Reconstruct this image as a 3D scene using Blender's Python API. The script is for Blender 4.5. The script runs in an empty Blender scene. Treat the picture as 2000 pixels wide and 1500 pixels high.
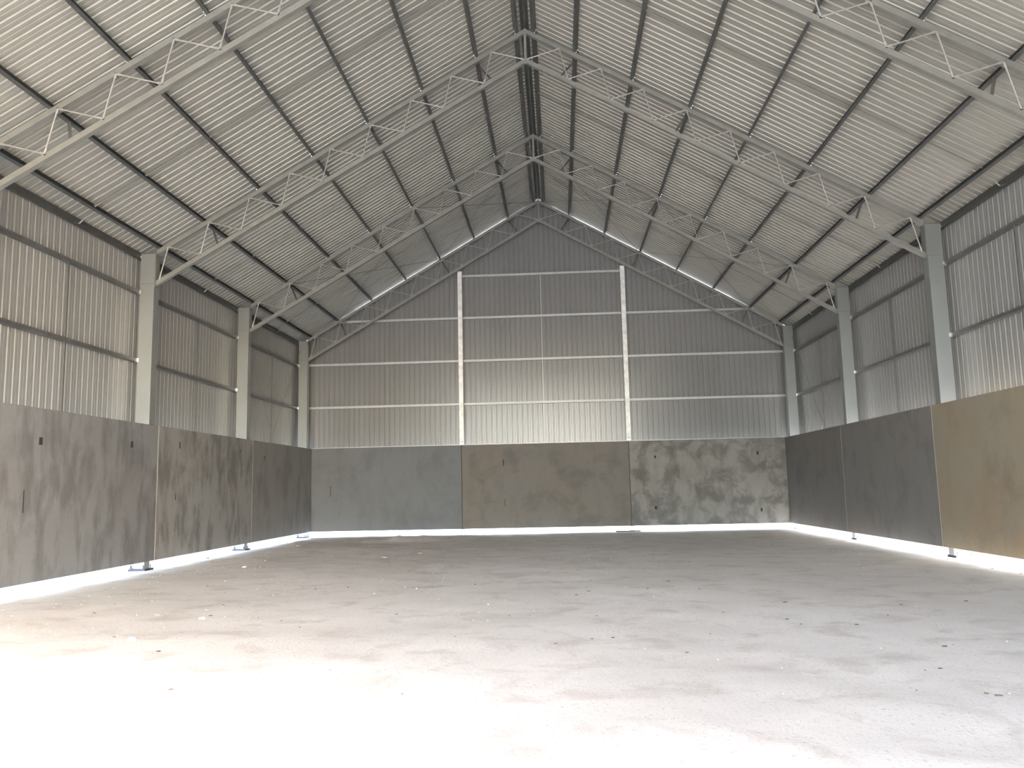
import bpy, bmesh, math, random
from mathutils import Vector, Matrix, noise

# ------------------------------------------------------------------ camera, sky, sun, exposure
S = bpy.context.scene
COL = S.collection
F_PX, YAW, PITCH, ROLL = 1579.3, 0.0563, 0.1273, -0.0216
CAM = Vector((0.5496, -30.8103, 1.7128))
fwd = Vector((-math.sin(YAW) * math.cos(PITCH), math.cos(YAW) * math.cos(PITCH), math.sin(PITCH)))
rgt = Vector((math.cos(YAW), math.sin(YAW), 0))
upv = rgt.cross(fwd)
r2 = rgt * math.cos(ROLL) + upv * math.sin(ROLL)
u2 = -rgt * math.sin(ROLL) + upv * math.cos(ROLL)
cd = bpy.data.cameras.new('camera')
cd.sensor_width = 36.0
cd.lens = F_PX / 2000.0 * 36.0
cd.clip_end = 500
cam = bpy.data.objects.new('camera', cd)
cam.matrix_world = Matrix(((r2.x, u2.x, -fwd.x, CAM.x), (r2.y, u2.y, -fwd.y, CAM.y), (r2.z, u2.z, -fwd.z, CAM.z), (0, 0, 0, 1)))
COL.objects.link(cam)
S.camera = cam

SUN_EL = math.radians(28.5)
SUN_AZ = math.radians(37)          # measured from straight ahead of the open front (-Y) towards +X
sun_dir = Vector((math.sin(SUN_AZ) * math.cos(SUN_EL), -math.cos(SUN_AZ) * math.cos(SUN_EL), math.sin(SUN_EL)))
w = bpy.data.worlds.new('world')
S.world = w
w.use_nodes = True
nt = w.node_tree
bg = nt.nodes['Background']
sky = nt.nodes.new('ShaderNodeTexSky')
sky.sky_type = 'NISHITA'
sky.sun_disc = False
sky.sun_elevation = SUN_EL
sky.sun_rotation = math.atan2(sun_dir.x, sun_dir.y)
sky.air_density = 1.0
sky.dust_density = 2.0
sky.ozone_density = 1.0
mixw = nt.nodes.new('ShaderNodeMixRGB')      # thin bright cloud evens out the blue
mixw.inputs[0].default_value = 0.55
mixw.inputs[2].default_value = (2.3, 2.5, 2.75, 1)
nt.links.new(sky.outputs[0], mixw.inputs[1])
nt.links.new(mixw.outputs[0], bg.inputs[0])
bg.inputs[1].default_value = 0.57
sl = bpy.data.lights.new('sun', 'SUN')
sl.energy = 3.3
sl.angle = math.radians(3.0)
sl.color = (1.0, 0.995, 0.98)
so = bpy.data.objects.new('sun', sl)
so.rotation_euler = sun_dir.to_track_quat('Z', 'Y').to_euler()
so.location = sun_dir * 60
COL.objects.link(so)
S.view_settings.view_transform = 'Standard'
S.view_settings.look = 'None'
S.view_settings.gamma = 1
S.view_settings.use_curve_mapping = False
S.view_settings.exposure = 2.82
S.cycles.max_bounces = 16
S.cycles.diffuse_bounces = 10
S.cycles.glossy_bounces = 8
S.cycles.sample_clamp_indirect = 4
S.cycles.blur_glossy = 1.0

# ------------------------------------------------------------------ dimensions (metres)
T30 = math.tan(math.radians(30)); C30 = math.cos(math.radians(30)); S30 = 0.5
BAY = 6.0
YF = -36.0                 # open front of the shed
HP, HB = 3.358, 0.198      # top and bottom of the concrete panels
Z_TC, Z_BC = 12.80, 12.03  # underside of top chord / bottom chord at the ridge
Z_SH = 13.10               # underside of the roof sheeting at the ridge
XP = 9.0                   # inner face of the side panels
PT = 0.12                  # panel thickness
CX0, CX1 = 9.125, 9.47     # steel column, inner and outer edge
XS = 9.60                  # wall sheeting plane
YG = 0.42                  # gable sheeting plane
CY0, CY1 = -0.23, 0.02     # column depth about each frame line
PURX = [1.16, 2.515, 3.87, 5.23, 6.59, 7.95, 9.03]
GZ = [4.93, 6.60]          # side girts
GGZ = [4.97, 6.67, 8.38, 10.07]  # gable girts
rnd = random.Random(7)

# ------------------------------------------------------------------ materials
def new_mat(name):
    m = bpy.data.materials.new(name); m.use_nodes = True
    n = m.node_tree
    return m, n, n.nodes['Principled BSDF']

def ramp(n, src, stops):
    r = n.nodes.new('ShaderNodeValToRGB')
    e = r.color_ramp.elements
    e[0].position, e[0].color = stops[0][0], (*stops[0][1], 1)
    e[1].position, e[1].color = stops[-1][0], (*stops[-1][1], 1)
    for p, c in stops[1:-1]:
        x = e.new(p); x.color = (*c, 1)
    n.links.new(src, r.inputs[0])
    return r.outputs[0]

def coords(n, scale=(1, 1, 1), loc=(0, 0, 0), rot=(0, 0, 0)):
    t = n.nodes.new('ShaderNodeTexCoord')
    mp = n.nodes.new('ShaderNodeMapping')
    mp.inputs['Scale'].default_value = scale
    mp.inputs['Location'].default_value = loc
    mp.inputs['Rotation'].default_value = rot
    n.links.new(t.outputs['Object'], mp.inputs[0])
    return mp.outputs[0]

def tex(n, vec, scale, detail=4, rough=0.55, dist=0.0):
    t = n.nodes.new('ShaderNodeTexNoise')
    t.inputs['Scale'].default_value = scale
    t.inputs['Detail'].default_value = detail
    t.inputs['Roughness'].default_value = rough
    t.inputs['Distortion'].default_value = dist
    n.links.new(vec, t.inputs['Vector'])
    return t.outputs['Fac']

def mix(n, fac, a, b, mode='MIX'):
    m = n.nodes.new('ShaderNodeMixRGB'); m.blend_type = mode
    for i, v in ((0, fac), (1, a), (2, b)):
        if isinstance(v, (int, float)): m.inputs[i].default_value = v
        elif isinstance(v, tuple): m.inputs[i].default_value = (*v, 1)
        else: n.links.new(v, m.inputs[i])
    return m.outputs[0]

def bump(n, b, h, strength, dist):
    x = n.nodes.new('ShaderNodeBump')
    x.inputs['Strength'].default_value = strength
    x.inputs['Distance'].default_value = dist
    n.links.new(h, x.inputs['Height'])
    n.links.new(x.outputs[0], b.inputs['Normal'])

def metal(name, col, rough=0.4, metallic=0.6, mott=0.12, scale=3.0, bstr=0.15, bscale=1.2, bdist=0.02, stretch=(1, 1, 1)):
    m, n, b = new_mat(name)
    v = coords(n, stretch)
    f = tex(n, v, scale, 5, 0.6)
    lo = tuple(c * (1 - mott) for c in col); hi = tuple(min(1, c * (1 + mott)) for c in col)
    n.links.new(ramp(n, f, [(0.3, lo), (0.7, hi)]), b.inputs['Base Color'])
    b.inputs['Metallic'].default_value = metallic
    rr = ramp(n, f, [(0.2, (rough - .02,) * 3), (0.8, (rough + .02,) * 3)])
    n.links.new(rr, b.inputs['Roughness'])
    if bstr > 0: bump(n, b, tex(n, v, bscale, 2, 0.4), bstr, bdist)
    return m

M_ROOF = metal('zincalume_roof_sheet', (0.37, 0.36, 0.315), 0.45, 0.3, 0.05, 1.2, 0.0, 0.8)
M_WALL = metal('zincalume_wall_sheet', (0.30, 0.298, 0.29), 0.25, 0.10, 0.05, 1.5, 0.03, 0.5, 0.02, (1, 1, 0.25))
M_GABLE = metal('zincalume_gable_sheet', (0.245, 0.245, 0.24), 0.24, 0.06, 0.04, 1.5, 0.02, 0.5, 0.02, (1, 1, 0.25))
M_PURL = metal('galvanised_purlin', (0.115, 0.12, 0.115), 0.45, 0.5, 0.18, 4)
M_GIRT = metal('galvanised_girt', (0.17, 0.173, 0.17), 0.38, 0.5, 0.15, 4)
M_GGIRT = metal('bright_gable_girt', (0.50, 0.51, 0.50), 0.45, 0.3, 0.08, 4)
M_CHORD = metal('galvanised_chord', (0.27, 0.268, 0.24), 0.45, 0.4, 0.10, 5)
M_ROD = metal('galvanised_web_bar', (0.38, 0.375, 0.345), 0.45, 0.35, 0.10, 6)
M_COLM = metal('galvanised_column', (0.285, 0.30, 0.288), 0.34, 0.4, 0.10, 0.8, 0.10, 0.6, 0.03, (1, 1, .5))
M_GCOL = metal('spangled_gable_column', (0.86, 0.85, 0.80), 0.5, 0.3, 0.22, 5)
M_BOLT = metal('zinc_bolt', (0.85, 0.85, 0.83), 0.25, 0.8, 0.05, 6)
M_DARK = metal('dark_steel', (0.05, 0.055, 0.07), 0.6, 0.3, 0.1, 6)
M_BRACE = metal('dull_brace_plate', (0.22, 0.22, 0.20), 0.5, 0.5, 0.1, 6)

def flat(name, col, rough=0.8):
    m, n, b = new_mat(name)
    f = tex(n, coords(n), 14, 3)
    n.links.new(ramp(n, f, [(0.3, tuple(c * .85 for c in col)), (0.7, tuple(min(1, c * 1.12) for c in col))]), b.inputs['Base Color'])
    b.inputs['Roughness'].default_value = rough
    return m
M_SEAL_L = flat('pale_joint_sealant', (0.50, 0.48, 0.44))
M_SEAL_D = flat('dark_joint_sealant', (0.07, 0.07, 0.065))
M_RECESS_SHADE = flat('recess_shade', (0.035, 0.033, 0.03))  # near-black colour imitates the shade inside cast-in holes; no hole is cut
M_PLANK = flat('rusty_steel_strip', (0.08, 0.045, 0.035))

def concrete(name, base, dark, warm, seed, wamt=0.25, blot=(0.45, 0.65), bscale=1.0, streak=0.5, damt=0.6):
    m, n, b = new_mat(name)
    loc = (seed * 13.7, seed * 5.1, seed * 3.3)
    v = coords(n, (1, 1, 1), loc)
    vs = coords(n, (2.2, 2.2, 0.75), loc)
    dark = tuple(x * 0.72 for x in dark)
    big = tex(n, v, bscale, 6, 0.62, 0.4)
    st = tex(n, vs, 1.1, 5, 0.6, 0.2)
    fine = tex(n, v, 30, 4, 0.7)
    mid = tex(n, coords(n, (1, 1, 1), (loc[0] + 9, loc[1], loc[2])), 0.5, 4, 0.6)
    c = mix(n, ramp(n, mid, [(0.42, (0, 0, 0)), (0.68, (wamt * 2,) * 3)]), base, warm)
    c = mix(n, ramp(n, big, [(blot[0], (0, 0, 0)), (blot[1], (damt,) * 3)]), c, dark)
    c = mix(n, ramp(n, st, [(0.47, (0, 0, 0)), (0.64, (min(1, streak * 1.3),) * 3)]), c, dark)
    c = mix(n, 0.22, c, ramp(n, fine, [(0.3, tuple(x * .8 for x in base)), (0.7, tuple(min(1, x * 1.15) for x in base))]))
    n.links.new(c, b.inputs['Base Color'])
    b.inputs['Roughness'].default_value = 0.75
    bump(n, b, fine, 0.25, 0.01)
    return m

# ------------------------------------------------------------------ mesh helpers
def box(bm, x0, x1, y0, y1, z0, z1):
    vs = [bm.verts.new((x, y, z)) for x in (x0, x1) for y in (y0, y1) for z in (z0, z1)]
    for f in ((0, 1, 3, 2), (4, 6, 7, 5), (0, 4, 5, 1), (2, 3, 7, 6), (0, 2, 6, 4), (1, 5, 7, 3)):
        bm.faces.new([vs[i] for i in f])

def extrude(bm, prof, p0, p1, ax, ay, cut0=None, cut1=None):
    """closed 2-D outline swept from p0 to p1; ax, ay carry the outline"""
    p0, p1, ax, ay = Vector(p0), Vector(p1), Vector(ax).normalized(), Vector(ay).normalized()
    d = (p1 - p0).normalized()
    a, b = [], []
    for (u, v) in prof:
        o = ax * u + ay * v
        q0, q1 = p0 + o, p1 + o
        if cut0 is not None:   # plane through cut0[0] with normal cut0[1]
            q0 = q0 + d * ((Vector(cut0[0]) - q0).dot(Vector(cut0[1])) / d.dot(Vector(cut0[1])))
        if cut1 is not None:
            q1 = q1 + d * ((Vector(cut1[0]) - q1).dot(Vector(cut1[1])) / d.dot(Vector(cut1[1])))
        a.append(bm.verts.new(q0)); b.append(bm.verts.new(q1))
    n = len(prof)
    for i in range(n):
        j = (i + 1) % n
        bm.faces.new((a[i], a[j], b[j], b[i]))
    bm.faces.new(a[::-1]); bm.faces.new(b)

def cprof(h, wd, lip=0.018, t=0.004):
    """lipped C outline: web on u=0, flanges reach u=wd, height h centred on v=0"""
    H = h / 2
    return [(0, -H), (wd, -H), (wd, -H + lip), (wd - t, -H + lip), (wd - t, -H + t), (t, -H + t), (t, H - t), (wd - t, H - t),
            (wd - t, H - lip), (wd, H - lip), (wd, H), (0, H)]

def rect(wd, h):
    return [(-wd / 2, -h / 2), (wd / 2, -h / 2), (wd / 2, h / 2), (-wd / 2, h / 2)]

def circ(r, n=8):
    return [(r * math.cos(2 * math.pi * i / n), r * math.sin(2 * math.pi * i / n)) for i in range(n)]

def rod(bm, p0, p1, r, n=8):
    d = (Vector(p1) - Vector(p0)).normalized()
    a = d.orthogonal().normalized()
    extrude(bm, circ(r, n), p0, p1, a, d.cross(a))

def bar(bm, p0, p1, prof, side):
    d = (Vector(p1) - Vector(p0)).normalized()
    a = (Vector(side) - d * Vector(side).dot(d)).normalized()
    extrude(bm, prof, p0, p1, a, d.cross(a))

def obj(name, bm, mat, parent=None, smooth=False):
    bmesh.ops.recalc_face_normals(bm, faces=bm.faces)
    me = bpy.data.meshes.new(name); bm.to_mesh(me); bm.free()
    me.materials.append(mat)
    if smooth:
        for p in me.polygons: p.use_smooth = True
    o = bpy.data.objects.new(name, me); COL.objects.link(o)
    if parent is not None: o.parent = parent
    return o

def tag(o, label, cat, group=None, kind=None):
    o['label'] = label; o['category'] = cat
    if group: o['group'] = group
    if kind: o['kind'] = kind
    return o

def thing(name, label, cat, loc=(0, 0, 0), group=None):
    o = bpy.data.objects.new(name, None); COL.objects.link(o)
    o.location = loc; o.empty_display_size = 0.3
    return tag(o, label, cat, group)

def struct(o):
    o['kind'] = 'structure'
    return o

def copy_thing(o):
    c = o.copy(); COL.objects.link(c)
    for ch in o.children:
        k = ch.copy(); COL.objects.link(k); k.parent = c
        for g in ch.children:
            q = g.copy(); COL.objects.link(q); q.parent = k
    return c

# ------------------------------------------------------------------ ground and floor
def ground_mat(name, outside=False):
    m, n, b = new_mat(name)
    v = coords(n)
    big = tex(n, v, 0.22, 5, 0.6, 0.3)
    midn = tex(n, coords(n, (1, 1, 1), (31, 4, 0)), 1.4, 6, 0.65, 0.5)
    tr = tex(n, coords(n, (0.35, 2.2, 1), (3, 17, 0), (0, 0, 0.12)), 1.1, 5, 0.6, 0.3)
    fine = tex(n, v, 26, 5, 0.75)
    grit = tex(n, coords(n, (1, 1, 1), (7, 7, 7)), 90, 2, 0.6)
    c = ramp(n, big, [(0.3, (0.66, 0.61, 0.575)), (0.55, (0.755, 0.71, 0.68)), (0.75, (0.79, 0.765, 0.745))])
    c = mix(n, ramp(n, midn, [(0.5, (0, 0, 0)), (0.66, (0.6,) * 3)]), c, (0.52, 0.455, 0.415))
    c = mix(n, ramp(n, tr, [(0.52, (0, 0, 0)), (0.72, (0.4,) * 3)]), c, (0.77, 0.73, 0.70))
    c = mix(n, ramp(n, fine, [(0.57, (0, 0, 0)), (0.68, (0.7,) * 3)]), c, (0.36, 0.31, 0.28))
    c = mix(n, ramp(n, grit, [(0.62, (0, 0, 0)), (0.70, (0.9,) * 3)]), c, (0.86, 0.83, 0.80))
    n.links.new(c, b.inputs['Base Color'])
    b.inputs['Roughness'].default_value = 0.9
    b.inputs['Specular IOR Level'].default_value = 0.25
    bump(n, b, mix(n, 0.5, fine, midn), 0.5, 0.03)
    return m
M_DIRT = ground_mat('crushed_limestone_dirt')

def dirt_z(x, y):
    p = Vector((x, y, 0))
    z = 0.030 * noise.noise(p * 0.35) + 0.016 * noise.noise(p * 1.3 + Vector((5, 0, 0))) + 0.006 * noise.noise(p * 5.0)
    # shallow bank of loose fill on the left side, flat towards the right
    z += 0.05 * math.exp(-((x + 6.6) / 1.6) ** 2) * (0.6 + 0.6 * noise.noise(Vector((x * .5, y * .5, 3))))
    for (mx, my, r, h) in HEAPS:
        d = ((x - mx) ** 2 + ((y - my) * 0.9) ** 2) / (r * r)
        if d < 6: z += 1.5 * h * math.exp(-d) * (1 + 0.5 * noise.noise(p * 3.5))
    edge = max(0.0, (abs(x) - 8.3) / 0.9, (y + 0.7) / 0.9)
    if edge > 0: z = z * max(0, 1 - edge) - 0.02 * min(edge, 1)
    return z
HEAPS = [(-6.0, -3.3, 0.5, 0.07), (-4.9, -3.6, 0.38, 0.10), (-4.1, -3.0, 0.7, 0.09), (-2.7, -2.4, 0.8, 0.05), (-8.0, -4.2, 0.6, 0.06), (-7.3, -10.5, 0.8, 0.05), (-3.6, -8.0, 0.9, 0.03)]

bm = bmesh.new()
xs = [-10.0 + 20.0 * i / 160 for i in range(161)]
ys = [YF - 4 + (abs(YF) + 5.0) * j / 300 for j in range(301)]
g = [[bm.verts.new((x, y, dirt_z(x, y))) for x in xs] for y in ys]
for j in range(300):
    for i in range(160):
        bm.faces.new((g[j][i], g[j][i + 1], g[j + 1][i + 1], g[j + 1][i]))
struct(obj('floor', bm, M_DIRT, smooth=True))

bm = bmesh.new()
def quad(x0, x1, y0, y1, z):
    bm.faces.new([bm.verts.new(p) for p in ((x0, y0, z), (x1, y0, z), (x1, y1, z), (x0, y1, z))])
quad(-120, -9.9, -120, 120, -0.03); quad(9.9, 120, -120, 120, -0.03)
quad(-9.9, 9.9, 0.9, 120, -0.03); quad(-9.9, 9.9, -120, YF - 3.9, -0.03)
struct(obj('ground', bm, M_DIRT))

# ------------------------------------------------------------------ sheeting
PITCH_RIB = 0.2
def rib_profile(u0, u1, rh=0.027):
    out = []
    k = math.floor(u0 / PITCH_RIB)
    while k * PITCH_RIB < u1:
        b0 = k * PITCH_RIB
        for du, h in ((0.0, 0.0), (0.060, 0.0), (0.066, 0.003), (0.080, 0.003), (0.086, 0.0), (0.144, 0.0), (0.157, rh), (0.187, rh)):
            u = b0 + du
            if u0 <= u <= u1: out.append((u, h))
        k += 1
    if out[0][0] > u0 + 1e-6: out.insert(0, (u0, out[0][1]))
    if out[-1][0] < u1 - 1e-6: out.append((u1, out[-1][1]))
    return out

def sheet(bm, u0, u1, fn, nseg=1, t=0.003, rh=0.027):
    """fn(u, h, s) -> point, h = rib height outwards, s in 0..1 along the rib"""
    pr = rib_profile(u0, u1, rh)
    rows = []
    for s in range(nseg + 1):
        rows.append([[bm.verts.new(fn(u, h + e, s / nseg)) for u, h in pr] for e in (0.0, t)])
    for s in range(nseg):
        for i in range(len(pr) - 1):
            for e in (0, 1):
                bm.faces.new((rows[s][e][i], rows[s][e][i + 1], rows[s + 1][e][i + 1], rows[s + 1][e][i]))
    for s, r in ((0, rows[0]), (nseg, rows[nseg])):
        for i in range(len(pr) - 1):
            bm.faces.new((r[0][i], r[0][i + 1], r[1][i + 1], r[1][i]))

YB = YG + 0.16   # roof oversails the gable sheet a little
def roof_pt(sgn, x, y, h):    # x distance from ridge, h above the underside, square to the slope
    return (sgn * (x + h * S30), y, Z_SH - x * T30 + h * C30)
bm = bmesh.new()
for sgn in (-1, 1):
    sheet(bm, YF, YB, lambda u, h, s, sg=sgn: roof_pt(sg, 0.10 + s * (XS + 0.12 - 0.10), u, h), 1)
struct(obj('ceiling', bm, M_ROOF))
bm = bmesh.new()    # ridge capping, coloured dark to stand in for shade in the ridge gap
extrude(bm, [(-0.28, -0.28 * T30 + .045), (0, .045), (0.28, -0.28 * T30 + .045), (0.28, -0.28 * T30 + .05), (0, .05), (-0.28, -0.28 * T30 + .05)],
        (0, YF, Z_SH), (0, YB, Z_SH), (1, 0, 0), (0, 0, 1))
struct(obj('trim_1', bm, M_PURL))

bm = bmesh.new()    # closed gable end of the capping
extrude(bm, [(-.28, -.28 * T30 - .03), (0, -.03), (.28, -.28 * T30 - .03), (.28, -.28 * T30 + .05), (0, .05), (-.28, -.28 * T30 + .05)], (0, YB + .001, Z_SH), (0, YB + .005, Z_SH), (1, 0, 0), (0, 0, 1))
struct(obj('trim_3', bm, M_ROOF))
for sgn, nm in ((-1, 'wall_left'), (1, 'wall_right')):
    bm = bmesh.new()
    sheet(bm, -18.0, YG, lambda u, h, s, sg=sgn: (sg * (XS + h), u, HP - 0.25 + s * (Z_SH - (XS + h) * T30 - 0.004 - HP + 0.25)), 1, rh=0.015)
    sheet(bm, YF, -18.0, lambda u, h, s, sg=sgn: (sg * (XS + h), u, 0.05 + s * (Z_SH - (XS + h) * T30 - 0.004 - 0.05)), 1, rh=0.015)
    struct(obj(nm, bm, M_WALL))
bm = bmesh.new()
GAP = 0.085
def gap(u):      # daylight slit under the roof: open over most of the slope, closed near ridge and eaves
    a = abs(u)
    return GAP if 1.3 < a < 7.4 else (0.045 if a < 8.2 and a > .5 else 0.012)
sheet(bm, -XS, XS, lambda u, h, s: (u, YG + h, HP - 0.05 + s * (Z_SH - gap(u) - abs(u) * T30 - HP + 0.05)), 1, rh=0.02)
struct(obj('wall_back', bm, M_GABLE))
DX0, DX1, DZ = -8.0, 6.1, 8.9      # the open doorway in the front gable, behind the camera
bm = bmesh.new()
for a, b in ((-XS, DX0), (DX1, XS)):
    sheet(bm, a, b, lambda u, h, s: (u, YF - h, 0.02 + s * (Z_SH - .02 - abs(u) * T30 - .02)), 1)
sheet(bm, DX0, DX1, lambda u, h, s: (u, YF - h, DZ + s * (Z_SH - .02 - abs(u) * T30 - DZ)), 1)
struct(obj('wall_front', bm, M_WALL))
bm = bmesh.new()    # flashing angle on top of the back panels
extrude(bm, [(0, 0), (0.10, 0), (0.10, 0.004), (0.004, 0.004), (0.004, 0.035), (0, 0.035)], (-8.98, 0.10, HP + .003), (8.98, 0.10, HP + .003), (0, 1, 0), (0, 0, 1))
struct(obj('trim_2', bm, M_GGIRT))

# ------------------------------------------------------------------ concrete panels
def panel(name, label, mat, x0, x1, y0, y1, marks=(), seal=None, sealmat=None):
    """marks: (kind, along, z, w, h) on the inner face"""
    cx, cy = (x0 + x1) / 2, (y0 + y1) / 2
    t = thing('concrete_panel', label, 'concrete panel', (cx, cy, HB), 'precast concrete panels around the floor')
    bm = bmesh.new()
    box(bm, x0 - cx, x1 - cx, y0 - cy, y1 - cy, 0, HP - HB)
    bmesh.ops.bevel(bm, geom=bm.edges[:], offset=0.008, segments=1, affect='EDGES')
    obj('slab', bm, mat, t)
    back = abs(x1 - x0) > abs(y1 - y0)
    for (a, z, mw, mh) in marks:
        bm = bmesh.new()
        if back: box(bm, a - mw / 2 - cx, a + mw / 2 - cx, y0 - cy - 0.004, y0 - cy + 0.02, z - mh / 2 - HB, z + mh / 2 - HB)
        else:
            xi = (x0 if x0 > 0 else x1) - cx; e = -1 if x0 > 0 else 1
            xa, xb = sorted((xi + e * 0.004, xi - e * 0.02))
            box(bm, xa, xb, a - mw / 2 - cy, a + mw / 2 - cy, z - mh / 2 - HB, z + mh / 2 - HB)
        r = obj('lifting_recess', bm, M_RECESS_SHADE, t); r['label'] = 'small dark cast-in recess'
    if seal is not None:
        bm = bmesh.new()
        if back: box(bm, seal - 0.0093 - cx, seal + 0.0093 - cx, y0 - cy - 0.001, y1 - cy - .02, 0.0, HP - HB - .005)
        else:
            xi = (x0 if x0 > 0 else x1) - cx; e = -1 if x0 > 0 else 1
            xa, xb = sorted((xi + e * 0.001, xi - e * 0.06))
            box(bm, xa, xb, seal - 0.0093 - cy, seal + 0.0093 - cy, 0.0, HP - HB - .005)
        obj('joint_sealant', bm, sealmat, t)
    return t

WM = 3.1766
B_L = concrete('concrete_back_left', (0.189, 0.198, 0.204), (0.132, 0.126, 0.122), (0.198, 0.195, 0.184), 1, 0.2, (0.48, 0.72), 0.9, 0.2, 0.45)
B_M = concrete('concrete_back_middle', (0.204, 0.189, 0.167), (0.137, 0.133, 0.126), (0.216, 0.180, 0.133), 2, 0.35, (0.5, 0.66), 1.1, 0.15, 0.6)
B_R = concrete('concrete_back_right', (0.299, 0.287, 0.264), (0.120, 0.111, 0.092), (0.224, 0.205, 0.168), 3, 0.25, (0.46, 0.60), 1.3, 0.35, 0.8)
L_A = concrete('concrete_left_near', (0.218, 0.220, 0.226), (0.121, 0.116, 0.109), (0.182, 0.168, 0.158), 4, 0.25, (0.52, 0.70), 0.9, 0.55, 0.5)
L_B = concrete('concrete_left_middle', (0.278, 0.271, 0.262), (0.133, 0.124, 0.112), (0.226, 0.208, 0.189), 5, 0.2, (0.52, 0.68), 1.2, 0.65, 0.6)
L_C = concrete('concrete_left_far', (0.236, 0.225, 0.217), (0.148, 0.136, 0.126), (0.205, 0.196, 0.180), 6, 0.2, (0.55, 0.72), 1.0, 0.4, 0.4)
R_A = concrete('concrete_right_near', (0.310, 0.271, 0.207), (0.220, 0.180, 0.123), (0.34, 0.245, 0.145), 7, 0.45, (0.52, 0.70), 0.9, 0.12, 0.5)
R_B = concrete('concrete_right_middle', (0.216, 0.205, 0.195), (0.144, 0.130, 0.120), (0.227, 0.205, 0.180), 8, 0.2, (0.52, 0.70), 1.0, 0.12, 0.5)
R_C = concrete('concrete_right_far', (0.206, 0.192, 0.180), (0.134, 0.125, 0.115), (0.206, 0.190, 0.170), 9, 0.2, (0.52, 0.70), 1.0, 0.12, 0.5)
J = 0.010
panel('', 'smooth blue-grey concrete panel at the left end of the back wall', B_L, -9.0 + .004, -WM - J, 0, PT, [(-8.25, 1.72, .02, .40)], -WM, M_SEAL_D)
panel('', 'brownish concrete panel in the middle of the back wall', B_M, -WM + J, WM - J, 0, PT, [(-1.58, 2.66, .035, .24), (-1.55, 1.15, .02, .26)], WM, M_SEAL_D)
panel('', 'blotchy dark-stained concrete panel at the right end of the back wall', B_R, WM + J, 9.0 - .004, 0, PT, [(4.15, 2.74, .06, .1), (4.1, 0.85, .08, .12), (7.95, 2.8, .07, .12), (7.98, 0.7, .07, .12)])
for sgn, mats, side in ((-1, (L_C, L_B, L_A), 'left'), (1, (R_C, R_B, R_A), 'right')):
    xa, xb = sorted((sgn * XP, sgn * (XP + PT)))
    labs = {'left': ('dull grey concrete panel against the back corner of the left wall',
                     'streaked grey concrete panel between first and second columns of the left wall',
                     'large stained pale concrete panel nearest the viewer on the left wall'),
            'right': ('dark grey concrete panel against the back corner of the right wall',
                      'dark grey concrete panel left of the rusty brown one on the right wall',
                      'rust-brown stained concrete panel nearest the viewer on the right wall')}[side]
    mk = {'left': ([(-5.0, 2.85, .05, .12), ], [(-10.9, 2.95, .05, .16), (-7.0, 2.95, .04, .1), (-11.05, 1.65, .03, .14)],
                   [(-16.4, 2.75, .10, .14), (-13.2, 2.85, .10, .14), (-16.8, 1.65, .025, .4)]),
          'right': ([], [], [])}[side]
    for i in range(3):
        panel('', labs[i], mats[i], xa, xb, -6.0 * (i + 1) + J, (-6.0 * i - J) if i else PT, mk[i], -6.0 * (i + 1) if i < 2 else None, M_SEAL_L)

# ------------------------------------------------------------------ steel columns
def column(sgn, k, label):
    y = -BAY * k
    t = thing('steel_column', label, 'column', (sgn * CX0, y, 0), 'steel portal columns along the side walls')
    W = CX1 - CX0
    ztop = Z_TC - (CX0 - 0.02) * T30
    bm = bmesh.new()
    # lipped channel standing with its web towards the open front
    pr = [(0, 0), (W, 0), (W, CY1 - CY0), (W - .03, CY1 - CY0), (W - .03, CY1 - CY0 - .006), (W - .006, CY1 - CY0 - .006), (W - .006, .006),
          (.006, .006), (.006, CY1 - CY0 - .006), (.03, CY1 - CY0 - .006), (.03, CY1 - CY0), (0, CY1 - CY0)]
    extrude(bm, pr, (0, CY0, 0.03), (0, CY0, ztop), (sgn, 0, 0), (0, 1, 0))
    obj('shaft', bm, M_COLM, t)
    bm = bmesh.new(); a, b = sorted((sgn * 0.0, sgn * W)); box(bm, a - .004, b + .004, CY0 - .004, CY1 + .004, ztop + .001, ztop + .013)
    obj('cap_plate', bm, M_GIRT, t)
    bm = bmesh.new(); box(bm, a, b, CY0 - .0025, CY0 - .0005, 6.79, 6.802)
    obj('splice_seam', bm, M_BRACE, t)
    bm = bmesh.new(); box(bm, a + .002, b + .06, CY0 - .08, CY1 + .08, -0.03, .028)
    bp = obj('base_plate', bm, M_DARK, t)
    for (bx, by) in ((a + .05, CY0 - .04), (b, CY0 - .04), (a + .05, CY1 + .04), (b, CY1 + .04)):
        bm = bmesh.new(); rod(bm, (bx, by, .02), (bx, by, .11), .014)
        obj('anchor_bolt', bm, M_DARK, bp)
    # folded eave bracket reaching from column head to the wall
    bm = bmesh.new()
    bar(bm, (sgn * (W - .02), CY0 + .02, ztop - .07), (sgn * (W + .10), CY0 - .12, ztop - .07), rect(.05, .006), (0, 0, 1))
    bar(bm, (sgn * (W + .10), CY0 - .12, ztop - .07), (sgn * (W + .115), CY0 - .45, ztop - .03), rect(.05, .006), (0, 0, 1))
    obj('eave_bracket', bm, M_BOLT, t)
    return t
ORD = ['column in the back {} corner beside the gable', 'second column from the back on the {} side', 'wide near column standing on the {} between two large girt bays', 'column carrying the nearest roof truss on the {} side']
for sgn, side in ((-1, 'left'), (1, 'right')):
    for k in range(4):
        column(sgn, k, 'galvanised steel ' + ORD[k].format(side))

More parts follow.
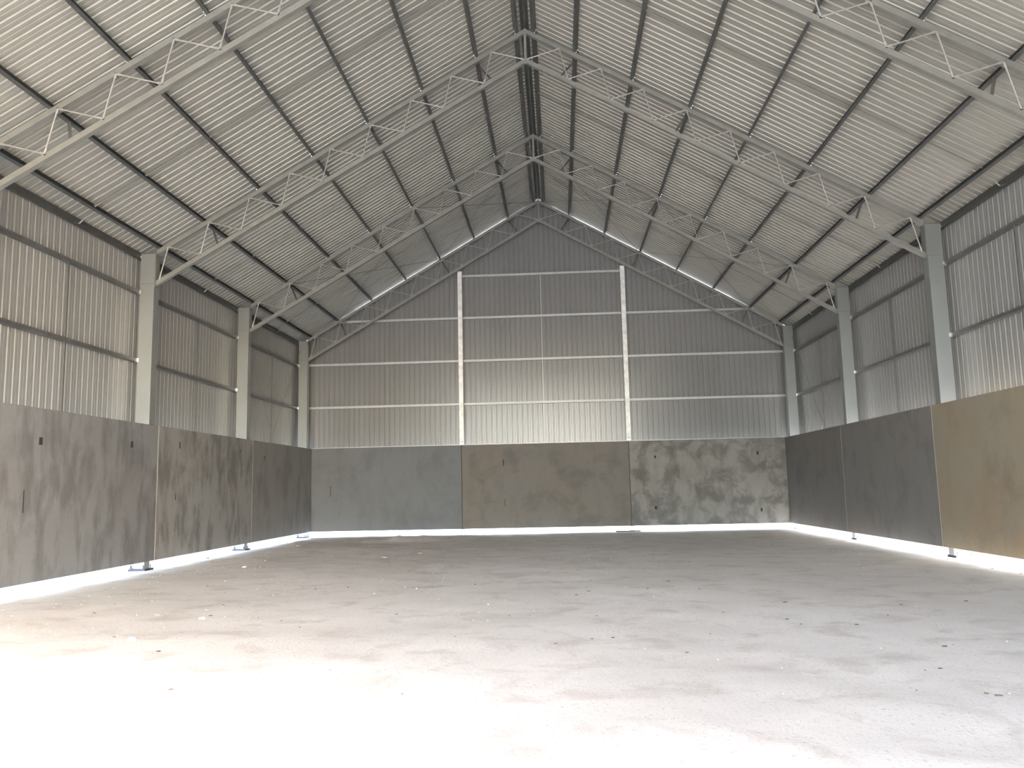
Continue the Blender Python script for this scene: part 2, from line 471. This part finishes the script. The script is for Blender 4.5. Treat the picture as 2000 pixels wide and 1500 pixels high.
# gable columns
for x, lab in ((-3.175, 'narrow pale gable column left of centre on the back wall'), (3.205, 'narrow pale gable column right of centre on the back wall')):
    t = thing('gable_column', lab, 'column', (x, 0, 0))
    bm = bmesh.new()
    extrude(bm, [(-.085, 0), (.085, 0), (.085, .15), (.079, .15), (.079, .006), (-.079, .006), (-.079, .15), (-.085, .15)], (0, .125, 0.02), (0, .125, 10.22), (1, 0, 0), (0, 1, 0))
    obj('shaft', bm, M_GCOL, t)
    bm = bmesh.new(); box(bm, -.05, .05, 0.118, .1245, HP + .12, HP + .15)
    obj('foot_cleat', bm, M_COLM, t)
    bm = bmesh.new(); box(bm, -.025, .025, .13, .27, 10.20, 10.36)
    obj('head_cleat', bm, M_BRACE, t)
    for dx in (-.06, .06):
        bm = bmesh.new(); rod(bm, (dx, .17, -.03), (dx, .17, .15), .014); box(bm, dx - .03, dx + .03, .14, .20, .02, .045)
        o = obj('levelling_bolt', bm, M_DARK, t)

# ------------------------------------------------------------------ roof trusses
NX = [0.83 + i for i in range(9)]
def tc(sgn, x): return Vector((sgn * x, 0, Z_TC - x * T30))
def bc(sgn, x): return Vector((sgn * x, 0, Z_BC + 0.115 - x * T30))
CH = 0.10
def truss(k, label):
    t = thing('roof_truss', label, 'truss', (0, -BAY * k - 0.12, 0), 'lattice roof trusses')
    xe = CX0 - 0.012
    for sgn in (-1, 1):
        d = Vector((sgn * C30, 0, -S30)); nrm = Vector((sgn * S30, 0, C30))
        for nm, z0 in (('top_chord', Z_TC), ('bottom_chord', Z_BC)):
            bm = bmesh.new()
            p0 = Vector((0, 0, z0)) + nrm * CH / 2
            p1 = Vector((sgn * xe, 0, z0 - xe * T30)) + nrm * CH / 2
            pr = [(u - .05, v) for u, v in cprof(CH, .10, .02, .004)]
            extrude(bm, pr, p0 + Vector((0, 0, 0)), p1, (0, 1, 0), nrm, cut0=((sgn * .0005, 0, 0), (1, 0, 0)), cut1=((sgn * xe, 0, 0), (1, 0, 0)))
            obj(nm, bm, M_CHORD, t)
        # end plate on the column face
        bm = bmesh.new(); a, b = sorted((sgn * (xe + .001), sgn * (xe + .011)))
        box(bm, a, b, -.09, .09, Z_BC - xe * T30 - .05, Z_TC - xe * T30 + .09)
        obj('end_plate', bm, M_CHORD, t)
        def webbar(p, q):
            bm = bmesh.new()
            rod(bm, p, q, .0138)
            dd = (q - p).normalized()
            for e, s in ((p, 1), (q, -1)):
                bar(bm, e - dd * s * .02, e + dd * s * .09, rect(.010, .042), (0, 1, 0))
            o = obj('web_bar', bm, M_ROD, t)
        for i, x in enumerate(NX):
            top = Vector((sgn * x, -.058, Z_TC - x * T30 + .02))
            inner = Vector((sgn * (x - .807), -.058, Z_BC + .10 - max(x - .807, 0.02) * T30)) if i else Vector((sgn * .05, -.058, Z_BC + .08))
            outx = min(x + .193, xe - .03)
            outer = Vector((sgn * outx, -.058, Z_BC + .10 - outx * T30))
            webbar(top, inner); webbar(top, outer)
    bm = bmesh.new(); box(bm, -.03, .03, -.07, -.056, Z_BC - .04, Z_TC + .05)
    obj('king_post', bm, M_CHORD, t)
    for z0 in (Z_TC, Z_BC):
        bm = bmesh.new()
        vs = [(-.14, -.14 * T30), (0, 0), (.14, -.14 * T30), (.14, -.14 * T30 + .10), (0, .115), (-.14, -.14 * T30 + .10)]
        extrude(bm, vs, (0, -.0565, z0 + .003), (0, -.0505, z0 + .003), (1, 0, 0), (0, 0, 1))
        obj('apex_plate', bm, M_CHORD, t)
    for sgn in (-1, 1):
        for x in (1.16, 3.87, 7.95):
            bm = bmesh.new()
            zp = Z_TC - x * T30 + .09
            p = Vector((sgn * x, .45, zp)); q = Vector((sgn * (x - .62 * S30), .055, zp - .60 * C30 - .02))
            bar(bm, p, q, rect(.055, .006), (1, 0, 0))
            obj('fly_brace', bm, M_BRACE, t)
    return t
for k, lab in enumerate(['lattice roof truss set against the gable wall', 'second lattice roof truss from the gable', 'lattice roof truss landing on the nearest visible columns', 'nearest lattice roof truss, apex beyond the top of the photo']):
    truss(k, lab)

# ------------------------------------------------------------------ purlins (rest on the top chords)
PH = 0.15
def zc(x): return Z_TC - x * T30      # underside of top chord
ORDN = ['first', 'second', 'third', 'fourth', 'fifth', 'sixth', 'seventh']
off0 = CH + .002
for sgn, side in ((-1, 'left'), (1, 'right')):
    nrm = Vector((sgn * S30, 0, C30)); dn = Vector((sgn * C30, 0, -S30))
    items = [(0.16, 'dark ridge purlin on the {} of the ridge line'.format(side))] + \
            [(x, '{} purlin down from the ridge purlin on the {} roof slope'.format(ORDN[i], side)) for i, x in enumerate(PURX)]
    for x, lab in items:
        base = Vector((sgn * x, 0, zc(x)))
        t = thing('roof_purlin', lab, 'purlin', base, 'roof purlins running front to back')
        bm = bmesh.new()
        c = nrm * (off0 + PH / 2)
        extrude(bm, cprof(PH, .065, .018, .004), Vector((0, YF + .05, 0)) + c, Vector((0, YG - .01, 0)) + c, -dn, nrm)
        obj('channel', bm, M_PURL, t)
        for k in range(4):
            bm = bmesh.new()
            y = -BAY * k - .12
            o = dn * .007 + nrm * (off0 + PH / 2)
            extrude(bm, rect(.006, .12), Vector((0, y - .03, 0)) + o, Vector((0, y + .03, 0)) + o, dn, nrm)
            for e in (-.035, .035):
                q = dn * .012 + nrm * (off0 + PH / 2 + e) + Vector((0, y, 0))
                rod(bm, q, q + dn * .018, .012, 6)
            cl = obj('cleat', bm, M_BOLT, t)

# eave beams
for sgn, side in ((-1, 'left'), (1, 'right')):
    zt = Z_SH - 9.50 * T30 - .045
    t = thing('eave_beam', 'dark eave beam along the top of the {} side wall'.format(side), 'beam', (sgn * 9.50, 0, zt))
    bm = bmesh.new()
    extrude(bm, cprof(.14, .075, .02, .004), (-sgn * .018, YF + .05, -.07), (-sgn * .018, YG - .02, -.07), (sgn, 0, 0), (0, 0, 1))
    obj('channel', bm, M_PURL, t)
    for y in (-3, -9, -15):
        bm = bmesh.new()
        bar(bm, (-sgn * .03, y, -.15), (-sgn * .16, y, -.18), rect(.04, .006), (0, 1, 0))
        bar(bm, (-sgn * .16, y, -.18), (-sgn * .24, y, -.10), rect(.04, .006), (0, 1, 0))
        obj('bridging_end', bm, M_BOLT, t)

# roof bridging (mid bay, between purlins)
for sgn, side in ((-1, 'left'), (1, 'right')):
    nrm = Vector((sgn * S30, 0, C30)); dn = Vector((sgn * C30, 0, -S30))
    for y, lab in ((-3, 'bridging line in the back bay of the {} roof slope'), (-9, 'bridging line in the middle bay of the {} roof slope'), (-15, 'bridging line nearest the viewer on the {} roof slope')):
        t = thing('roof_bridging', 'thin ' + lab.format(side), 'bridging', (0, y, 0), 'bridging across the roof purlins')
        px = [0.16] + PURX
        for a, b in zip(px[:-1], px[1:]):
            bm = bmesh.new()
            o = nrm * (off0 + .055)
            p = Vector((sgn * (a + .01), 0, zc(a + .01))) + o
            q = Vector((sgn * (b - .065), 0, zc(b - .065))) + o
            bar(bm, p, q, [(-.018, -.002), (.018, -.002), (.018, .03), (.015, .03), (.015, .002), (-.018, .002)], (0, 1, 0))
            obj('bridging_bar', bm, M_CHORD, t)

# ------------------------------------------------------------------ wall girts
def girt_h(bm, x, y0, y1, z, sgn):
    # C with its web to the ground, toes up and in
    pr = cprof(.125, .075, .018, .004)
    extrude(bm, [(v, u) for u, v in pr], (sgn * x, y0, z - .04), (sgn * x, y1, z - .04), (1, 0, 0), (0, 0, 1))
for sgn, side in ((-1, 'left'), (1, 'right')):
    for zi, (z, hl) in enumerate(zip(GZ, ('lower', 'upper'))):
        for k, wh in enumerate(('back', 'middle', 'nearest')):
            t = thing('wall_girt', '{} dark girt in the {} bay of the {} side wall'.format(hl, wh, side), 'girt', (0, -6 * k, 0), 'girts along the side walls')
            bm = bmesh.new()
            x = XS - .0675
            girt_h(bm, x, -6 + CY1 + .002, CY0 - .002 if k >= 0 else 0, z, sgn)
            obj('channel', bm, M_GIRT, t)
            bm = bmesh.new(); a, b = sorted((sgn * (CX1 - .03), sgn * (CX1 + .05)))
            box(bm, a, b, CY0 - .012, CY0 - .004, z - .06, z + .05)
            obj('cleat', bm, M_BOLT, t)
    for k, wh in enumerate(('back', 'middle', 'nearest')):
        t = thing('wall_bridging', 'thin upright bridging bar in the {} bay of the {} side wall'.format(wh, side), 'bridging', (sgn * (XS - .10), -6 * k - 3.05, 0), 'upright bridging on the side walls')
        for z0, z1 in ((HP - .2, GZ[0] - .041), (GZ[0] + .036, GZ[1] - .041)):
            bm = bmesh.new(); box(bm, -.014, .014, -.014, .014, z0, z1)
            obj('bridging_bar', bm, M_GIRT, t)

# gable girts
def gz_lim(z): return (Z_SH - GAP - z) / T30 - .05
for i, z in enumerate(GGZ):
    hl = ['lowest', 'second lowest', 'second highest', 'highest'][i]
    spans = [('middle', -3.175 + .09, 3.205 - .09)]
    if i < 3: spans += [('left', -min(9.45, gz_lim(z)), -3.175 - .09), ('right', 3.205 + .09, min(9.45, gz_lim(z)))]
    for nm, xa, xb in spans:
        if i == 3: lab = 'pale gable girt, highest on the back wall, between the two gable columns'
        else: lab = '{} pale gable girt in the {} bay of the back wall'.format(['lowest', 'second lowest', 'third lowest'][i], nm)
        t = thing('gable_girt', lab, 'girt', ((xa + xb) / 2, YG - .1, z), 'pale girts across the gable wall')
        bm = bmesh.new(); hw = (xb - xa) / 2
        extrude(bm, cprof(.085, .09, .015, .004), (-hw, -.0, 0), (hw, -.0, 0), (0, 1, 0), (0, 0, 1))
        obj('channel', bm, M_GGIRT, t)
for x, lab, zt in ((0.0, 'thin upright bridging in the middle of the gable wall', 3), (-6.1, 'thin upright bridging in the left bay of the gable wall', 2), (6.2, 'thin upright bridging in the right bay of the gable wall', 2)):
    t = thing('gable_bridging', lab, 'bridging', (x, YG - .055, 0), 'upright bridging on the gable wall')
    zz = [HP + .02] + GGZ[:zt + 1]
    for a, b in zip(zz[:-1], zz[1:]):
        bm = bmesh.new(); box(bm, -.012, .012, -.012, .012, a + (.045 if a > HP + 1 else 0), b - .045)
        obj('bridging_bar', bm, M_GGIRT if x == 0 else M_CHORD, t)

# ------------------------------------------------------------------ bracing rods
def rod_thing(lab, p, q, r=.008, grp=None):
    p, q = Vector(p), Vector(q)
    bm = bmesh.new(); rod(bm, (0, 0, 0), q - p, r, 6)
    o = obj('bracing_rod', bm, M_BRACE); o.location = p
    return tag(o, lab, 'bracing rod', grp)
for sgn, side in ((-1, 'left'), (1, 'right')):
    rod_thing('thin bracing rod falling towards the gable on the {} side wall'.format(side), (sgn * 9.44, -5.96, 7.15), (sgn * 9.44, -.26, .3), grp='wall cross bracing')
    rod_thing('thin bracing rod rising towards the gable on the {} side wall'.format(side), (sgn * 9.42, -5.96, .3), (sgn * 9.42, -.26, 7.15), grp='wall cross bracing')
    zt = lambda x: zc(x) + .06
    for a, b, w1, w2, dz in ((0.1, 3.87, 'upper', 'towards', 0), (3.87, 0.1, 'upper', 'away from', .02), (3.87, 7.95, 'lower', 'towards', 0), (7.95, 3.87, 'lower', 'away from', .02)):
        rod_thing('{} thin roof bracing rod on the {} slope sloping down {} the gable'.format(w1, side, 'away from' if b < a else 'towards'),
                  (sgn * a, -6.06, zt(a) + dz), (sgn * b, -.18, zt(b) + dz), grp='roof cross bracing')

# ------------------------------------------------------------------ loose things on the floor
def rock(bm, c, r, seed, sub=2, flat_=0.6):
    tmp = bmesh.new(); bmesh.ops.create_icosphere(tmp, subdivisions=sub, radius=1.0)
    rr = random.Random(seed); sx, sy = rr.uniform(.8, 1.3), rr.uniform(.7, 1.1)
    vm = {}
    for v in tmp.verts:
        n = 1 + .35 * noise.noise(v.co * 1.3 + Vector((seed * 3.1, 0, 0))) + .15 * noise.noise(v.co * 3 + Vector((0, seed, 0)))
        vm[v.index] = bm.verts.new(Vector((v.co.x * sx * r * n, v.co.y * sy * r * n, v.co.z * flat_ * r * n)) + Vector(c))
    for f in tmp.faces: bm.faces.new([vm[v.index] for v in f.verts])
    tmp.free()
M_STONE = flat('pale_limestone', (0.68, 0.63, 0.58), 0.85)
M_GRAV = flat('dusty_gravel', (0.62, 0.57, 0.53), 0.9)
M_CLOD = flat('brown_clod', (0.31, 0.275, 0.25), 0.95)
def gp(px, py, z=0.0):
    d = r2 * ((px - 1000) / F_PX) + u2 * ((750 - py) / F_PX) + fwd
    t = (z - CAM.z) / d.z
    return CAM + d * t
for i, (px, py, r, m, lab) in enumerate([
        (258, 1254, .055, M_STONE, 'white stone on the bright dirt at lower left'),
        (120, 1139, .10, M_STONE, 'pale stone at the foot of the nearest left panel'),
        (402, 1090, .12, M_CLOD, 'brown clod at the foot of the streaked left panel'),
        (477, 1111, .05, M_STONE, 'small pale stone out from the second left column'),
        (751, 1088, .16, M_CLOD, 'left-hand brown clod on the heap before the back-left panel'),
        (820, 1082, .15, M_CLOD, 'right-hand brown clod on the heap before the back-left panel'),
        (583, 1068, .14, M_CLOD, 'crumbly clod near the back left corner'),
        (395, 1212, .045, M_STONE, 'white pebble left of centre on pale dirt')]):
    c = gp(px, py); z = dirt_z(c.x, c.y)
    bm = bmesh.new(); k = 1.0 if m is M_STONE else .62
    rock(bm, (0, 0, r * .15), r * k, i + 3, 2, .6 if m is M_STONE else .42)
    o = obj('loose_stone' if m is M_STONE else 'dirt_clod', bm, m, smooth=True); o.location = (c.x, c.y, z)
    tag(o, lab, 'stone' if m is M_STONE else 'clod')
c = gp(1222, 1041)
bm = bmesh.new(); box(bm, -.45, .45, -.06, .06, 0, .035)
o = obj('steel_strip', bm, M_PLANK); o.location = (3.0, -.42, dirt_z(3.0, -.42) + .012)
tag(o, 'dark rusty steel strip lying under the right joint of the back wall', 'strip')

bm = bmesh.new()
for i in range(700):
    x = rnd.uniform(-8.9, 8.9); y = rnd.uniform(-26, -.6)
    if x > 0 and rnd.random() < .6: continue
    rock(bm, (x, y, dirt_z(x, y) + .002), rnd.choice((.006, .007, .008, .010, .014)), i, 1, .7)
o = obj('gravel', bm, M_GRAV)
tag(o, 'fine pale gravel scattered over the dirt floor', 'gravel', kind='stuff')

M_BIT = flat('brown_debris', (0.20, 0.13, 0.10), 0.9)
bm = bmesh.new()
for i in range(260):
    x = rnd.uniform(-8.9, 8.9); y = rnd.uniform(-24, -.6)
    rock(bm, (x, y, dirt_z(x, y) + .002), rnd.choice((.010, .014, .02, .028)), i + 5000, 1, .3)
o = obj('debris', bm, M_BIT)
tag(o, 'small brown flecks of debris scattered over the dirt floor', 'debris', kind='stuff')
